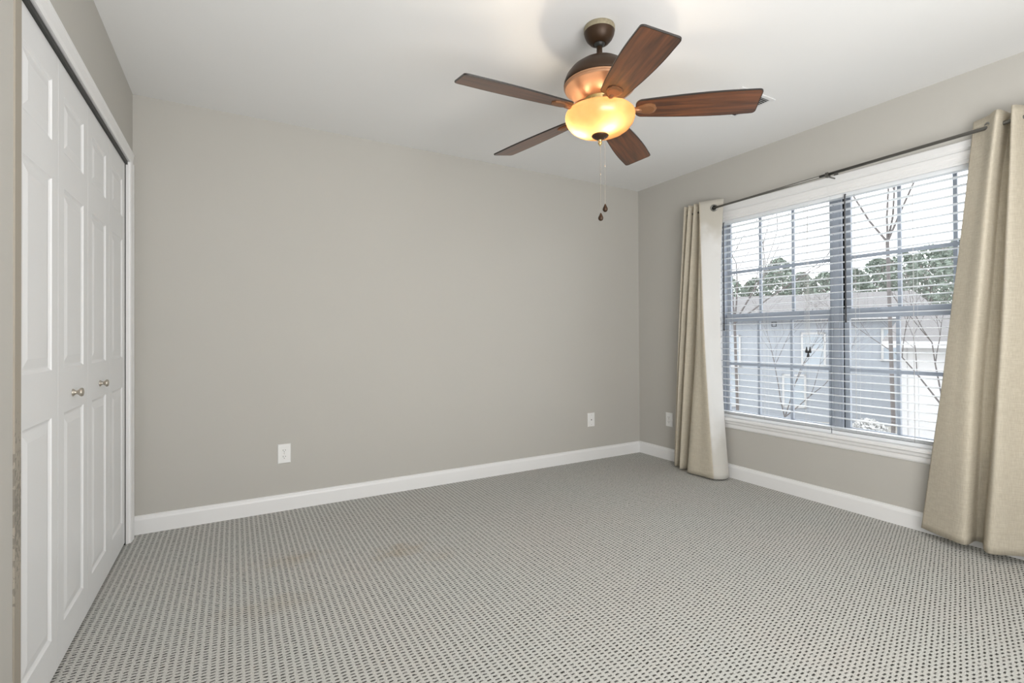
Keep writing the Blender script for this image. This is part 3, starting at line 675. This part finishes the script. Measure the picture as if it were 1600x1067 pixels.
# pull chains
for dx, zt_, zp, zc in ((-0.004, 1.935, 1.607, 1.79), (0.013, 1.950, 1.645, 1.825)):
    x = FX + dx * 0.87 + 0.0; y = FY - dx * 0.49 - (0.012 if dx > 0 else 0.008)
    bm = NB(); z = zt_
    tube(bm, [(x, y, zt_), (x, y, zp + 0.014)], 0.0006, 4)
    while z > zp + 0.014:
        bmesh.ops.create_icosphere(bm, subdivisions=1, radius=0.0013, matrix=Matrix.Translation((x, y, z))); z -= 0.0042
    bmesh.ops.create_icosphere(bm, subdivisions=2, radius=0.0032, matrix=Matrix.Translation((x, y, zc)) @ Matrix.Scale(1.8, 4, (0, 0, 1)))
    ch = obj('pull_chain', bm, M_knob, fan)
    bm = NB(); lathe(bm, [(0, 0.016), (0.0025, 0.014), (0.005, 0.008), (0.0100, -0.002), (0.0115, -0.008), (0.0095, -0.015), (0.005, -0.019), (0, -0.020)], 16, M=Matrix.Translation((x, y, zp))); obj('pendant', bm, M_bronze, ch, label='brown teardrop pull')
# bulbs inside the bowl: frosted lamps that give the fan its own light
M_bulb = bpy.data.materials.new('lit_bulb'); M_bulb.use_nodes = True
pb = M_bulb.node_tree.nodes['Principled BSDF']; pb.inputs['Emission Color'].default_value = (1, 0.86, 0.66, 1); pb.inputs['Emission Strength'].default_value = 310
for k, (ox, oy) in enumerate(((-0.003, -0.060), (-0.058, 0.054))):
    M = Matrix.Translation((FX + ox, FY + oy, 2.009))
    bm = NB(); lathe(bm, [(0, -0.022), (0.012, -0.019), (0.019, -0.008), (0.019, 0.004), (0.013, 0.014), (0, 0.016)], 14, M=M)
    bo = obj('bulb', bm, M_bulb, fan, label='glowing bulb inside the bowl')
    bm = NB(); lathe(bm, [(0, 0.014), (0.009, 0.014), (0.010, 0.022), (0.012, 0.024), (0.012, 0.065), (0, 0.065)], 14, M=M)
    obj('bulb_socket', bm, M_brass, bo)

# ------------------------------------------------------------------ outdoors (second storey view)
GZ = -3.0
M_grass = mat('winter_grass', (0.36, 0.345, 0.31, 1), 0.95, var=0.12, scale=1.5)
M_drive = mat('pale_concrete', (0.5, 0.49, 0.48, 1), 0.9, var=0.05, scale=2)
M_bark = mat('pale_bark', (0.10, 0.09, 0.087, 1), 0.9, var=0.3, scale=20)
M_siding = None
def siding(name, c):
    m = mat(name, c, 0.7, var=0.03); h = N(m); p = h.t.nodes['Principled BSDF']
    tc = h.n('ShaderNodeTexCoord'); wv = h.n('ShaderNodeTexWave', wave_type='BANDS', bands_direction='Z', wave_profile='SAW', i_Scale=1.2); h.l(tc.outputs['Object'], wv.inputs['Vector'])
    bp = h.n('ShaderNodeBump', i_Strength=0.8, i_Distance=0.03); h.l(wv.outputs['Fac'], bp.inputs['Height']); h.l(bp.outputs['Normal'], p.inputs['Normal']); return m
M_sid = siding('grey_siding', (0.30, 0.325, 0.36, 1)); M_sid2 = siding('white_siding', (0.5, 0.5, 0.5, 1))
M_roof = mat('weathered_shingle', (0.17, 0.165, 0.165, 1), 0.95, var=0.2, scale=12)
M_pane = mat('house_window_glass', (0.32, 0.36, 0.40, 1), 0.2)
M_white = mat('white_house_trim', (0.45, 0.45, 0.45, 1), 0.6)
M_pine = mat('evergreen_needles', (0.20, 0.24, 0.20, 1), 0.95, var=0.45, scale=1.2)
M_bush = mat('dormant_shrub_leaves', (0.30, 0.32, 0.27, 1), 0.95, var=0.4, scale=6)
M_pale = mat('pale_shrub_leaves', (0.50, 0.50, 0.49, 1), 0.95, var=0.12, scale=6)

bm = NB(); box(bm, XR + 0.4, 140, -90, 120, GZ - 0.2, GZ); obj('ground', bm, M_grass, kind='structure', label='pale winter lawn below the window')
def polar(D, px):
    az = math.radians(29.656) + math.atan((px - 800) / 762.12); return D * math.sin(az), D * math.cos(az), az
bm = NB(); x, y, az = polar(14, 1380)
Mx = Matrix.Translation((x, y, GZ)) @ Matrix.Rotation(PI / 2 - az, 4, 'Z'); box(bm, -6, 9, -2.2, 2.2, 0, 0.02, Mx)
obj('path', bm, M_drive, kind='structure', label='pale concrete drive crossing the lawn')

def house(px, D, W, Dp, hw_, hr, sid, label, wins, turn=0.0):
    x, y, az = polar(D, px); M = Matrix.Translation((x, y, GZ)) @ Matrix.Rotation(PI / 2 - az + turn, 4, 'Z')   # local x away from viewer, y to viewer's left
    root = thing('house', label, 'house', (x, y, GZ)); W2 = W / 2
    bm = NB(); box(bm, 0, Dp, -W2, W2, 0, hw_, M)
    obj('wall', bm, sid, root)
    bm = NB(); pr = [(-0.5, hw_ - 0.05), (-0.5, hw_ + 0.08), (Dp / 2, hw_ + hr), (Dp + 0.5, hw_ + 0.08), (Dp + 0.5, hw_ - 0.05)]
    A = [bm.verts.new(M @ Vector((a, -W2 - 0.4, b))) for a, b in pr]; B = [bm.verts.new(M @ Vector((a, W2 + 0.4, b))) for a, b in pr]
    for k in range(5): bm.faces.new((A[k], A[(k + 1) % 5], B[(k + 1) % 5], B[k]))
    bm.faces.new(A[::-1]); bm.faces.new(B); obj('roof', bm, M_roof, root)
    bm = NB(); box(bm, -0.52, -0.46, -W2 - 0.4, W2 + 0.4, hw_ - 0.12, hw_ + 0.08, M)
    for s in (-W2, W2): box(bm, -0.03, 0.0, s - 0.1, s + 0.1, 0, hw_, M)
    obj('fascia', bm, M_white, root)
    for (yy, zz, ww, hh) in wins:
        bm = NB(); fr = 0.09
        box(bm, -0.06, 0.0, yy - ww / 2, yy + ww / 2, zz, zz + fr, M); box(bm, -0.06, 0.0, yy - ww / 2, yy + ww / 2, zz + hh - fr, zz + hh, M)
        box(bm, -0.06, 0.0, yy - ww / 2, yy - ww / 2 + fr, zz, zz + hh, M); box(bm, -0.06, 0.0, yy + ww / 2 - fr, yy + ww / 2, zz, zz + hh, M)
        box(bm, -0.05, 0.0, yy - ww / 2, yy + ww / 2, zz + hh / 2 - 0.03, zz + hh / 2 + 0.03, M)
        wf = obj('house_window', bm, M_white, root)
        bm = NB(); box(bm, -0.03, -0.005, yy - ww / 2 + fr, yy + ww / 2 - fr, zz + fr, zz + hh - fr, M); obj('pane', bm, M_pane, wf)
house(1225, 27, 11.0, 8, 4.9, 1.4, M_sid, 'grey sided house with white trimmed windows seen below the blind', [(-4.3, 2.9, 1.0, 1.5), (-1.2, 2.6, 1.0, 1.6), (2.4, 2.5, 1.0, 1.6), (3.8, 2.5, 1.0, 1.6), (-0.4, 0.6, 1.0, 1.6), (3.2, 0.5, 2.4, 1.7)], 0.05)
house(1575, 19, 4.6, 5, 3.8, 1.3, M_sid2, 'white sided house at the right, half behind the long curtain', [(0.8, 1.5, 0.9, 1.3), (-1.2, 1.5, 0.9, 1.3)], -0.1)

def bare_tree(px, D, h, limbs, label, seed, depth=5, spread=0.5, lean=(0, 0), r0=0.12, zbase=GZ, first=0.42):
    rnd = random.Random(seed); x, y, az = polar(D, px)
    bm = NB(); side = Vector((math.cos(az), -math.sin(az), 0))
    def grow(p, d, L, r, k):
        n = 3; pts = [p]; q = p.copy(); dd = d.copy()
        for s in range(n):
            dd = (dd + Vector((rnd.uniform(-1, 1), rnd.uniform(-1, 1), rnd.uniform(-0.3, 0.7))) * 0.10).normalized(); q = q + dd * L / n; pts.append(q.copy())
        tube(bm, pts, [r * (1 - 0.4 * i / n) for i in range(n + 1)], 5 if k > 2 else 3, caps=False)
        if k <= 0: return
        m = rnd.choice((2, 3, 3)) if k > 1 else 3
        for j in range(m):
            v = Vector((rnd.uniform(-1, 1), rnd.uniform(-1, 1), rnd.uniform(-0.2, 0.6))).normalized()
            nd = (dd + v * spread * 1.5).normalized()
            st = pts[-1] if j < 2 else pts[2]
            grow(st, nd, L * rnd.uniform(0.62, 0.8), r * 0.55, k - 1)
    base = Vector((x, y, zbase)); top = base + Vector((0, 0, h * first)) + side * lean[0]
    tube(bm, [base, (base + top) / 2 + side * 0.05, top], [r0 * 1.15, r0, r0 * 0.85], 8, caps=True)
    for (sx, sz, L) in limbs:
        d = (side * sx + Vector((0, 0, sz)) + Vector((rnd.uniform(-0.2, 0.2), rnd.uniform(-0.2, 0.2), 0))).normalized()
        grow(top, d, L, r0 * 0.6, depth)
    tag(obj('bare_tree', bm, M_bark, origin=(x, y, zbase)), label, 'tree', None)
bare_tree(1388, 9.5, 9.5, [(-0.50, 1, 1.3), (0.55, 1, 1.4), (-0.15, 1, 1.2), (0.28, 1, 1.2)], 'bare forked tree with thin limbs in view behind the blind right of the mullion', 5, 5, 0.36, r0=0.030, first=0.58)
bare_tree(1148, 12.5, 10.4, [(0.5, 1, 1.3), (0.9, 0.9, 1.3), (0.2, 1, 1.4), (0.7, 1.2, 1.3), (-.3, 1, 1.2), (0.0, 1, 1.2)], 'bare twiggy tree at the left edge of the window view', 12, 5, 0.42, r0=0.034, first=0.42)
bare_tree(1225, 15, 7.5, [(0.4, 1, 1.4), (-0.4, 1, 1.4), (0.8, 0.8, 1.3)], 'bare young tree before the grey house', 21, 5, 0.42, r0=0.026, first=0.25)
bare_tree(1475, 12.5, 8, [(0.4, 1, 1.3), (-0.6, 0.9, 1.2), (0, 1, 1.3)], 'bare tree nearest the long right curtain', 33, 4, 0.42, r0=0.03, first=0.33)

def evergreen(px, D, h, r, label, seed, conic=True, m=M_pine, name='evergreen_tree'):
    rnd = random.Random(seed); x, y, az = polar(D, px); bm = NB()
    nl = 2600
    for k in range(nl):
        t = rnd.random() ** 0.8; z = h * (0.12 + 0.88 * t)
        R_ = r * ((1 - t) ** 0.8 + 0.08) if conic else r * math.sqrt(max(0.02, 1 - (2 * t - 1) ** 2))
        rr = R_ * math.sqrt(rnd.uniform(0.25, 1)); a = rnd.uniform(0, 2 * PI)
        p = Vector((x + rr * math.cos(a), y + rr * math.sin(a), GZ + z)); s = rnd.uniform(0.5, 1.1) * r * 0.12
        e1 = Vector((rnd.uniform(-1, 1), rnd.uniform(-1, 1), rnd.uniform(-1, 0.4))).normalized() * s
        e2 = e1.cross(Vector((rnd.uniform(-1, 1), rnd.uniform(-1, 1), rnd.uniform(-1, 1)))).normalized() * s * 0.5
        bm.faces.new([bm.verts.new(p - e1), bm.verts.new(p + e2), bm.verts.new(p + e1), bm.verts.new(p - e2)])
    root = thing(name, label, 'shrub' if name == 'rounded_shrub' else 'tree', (x, y, GZ))
    obj('foliage', bm, m, root)
    bm = NB(); tube(bm, [(x, y, GZ), (x, y, GZ + h * 0.75)], [r * 0.07, r * 0.02], 8); obj('trunk', bm, M_bark, root)
ev = ((1140, 42, 8.6, 'evergreen at the left edge of the window, beyond the roofs'), (1181, 47, 9.0, 'evergreen beyond the grey roof, second from the left edge'), (1217, 43, 10.0, 'tallest evergreen left of the mullion, beyond the grey roof'),
      (1252, 47.5, 9.3, 'evergreen behind the hanging black tassel cords, beyond the roof'), (1290, 39.5, 8.3, 'evergreen mostly behind the mullion'), (1334, 46, 9.2, 'evergreen just right of the mullion beyond the roof'),
      (1372, 42, 9.3, 'evergreen directly behind the forked bare tree'), (1413, 46.5, 10.2, 'evergreen just right of the forked bare tree'), (1454, 38.5, 9.4, 'evergreen second from the long right curtain'), (1500, 45, 10.6, 'evergreen touching the long right curtain in view'))
M_twig = mat('leafless_twig_mass', (0.24, 0.215, 0.20, 1), 0.95, var=0.4, scale=2)
for k, px in enumerate((1128, 1172, 1214, 1256, 1300, 1344, 1388, 1432, 1476)):
    evergreen(px, 53 + 6 * (k % 2), (9.4, 9.9, 10.4, 10.0, 9.6, 10.2, 10.6, 11.0, 11.2)[k], 1.45, ('brown leafless crown at the far left edge of the window, behind the evergreens', 'brown leafless crown behind the second evergreen from the left', 'brown leafless crown behind the tallest evergreen', 'brown leafless crown behind the hanging tassel cords', 'brown leafless crown seen around the mullion', 'brown leafless crown right of the mullion', 'brown leafless crown behind the forked tree', 'brown leafless crown between the two right evergreens', 'brown leafless crown beside the long curtain')[k], 200 + k, False, M_twig, 'leafless_tree')
for (px, D, h, lb) in ev: evergreen(px, D, h, 1.55, lb, px, False)
evergreen(1356, 15.5, 1.9, 0.6, 'pale rounded shrub on the lawn below the forked tree', 77, False, M_pale, 'rounded_shrub')
evergreen(1425, 14, 1.5, 0.6, 'grey green shrub beside the pale rounded shrub', 78, False, M_bush, 'rounded_shrub')
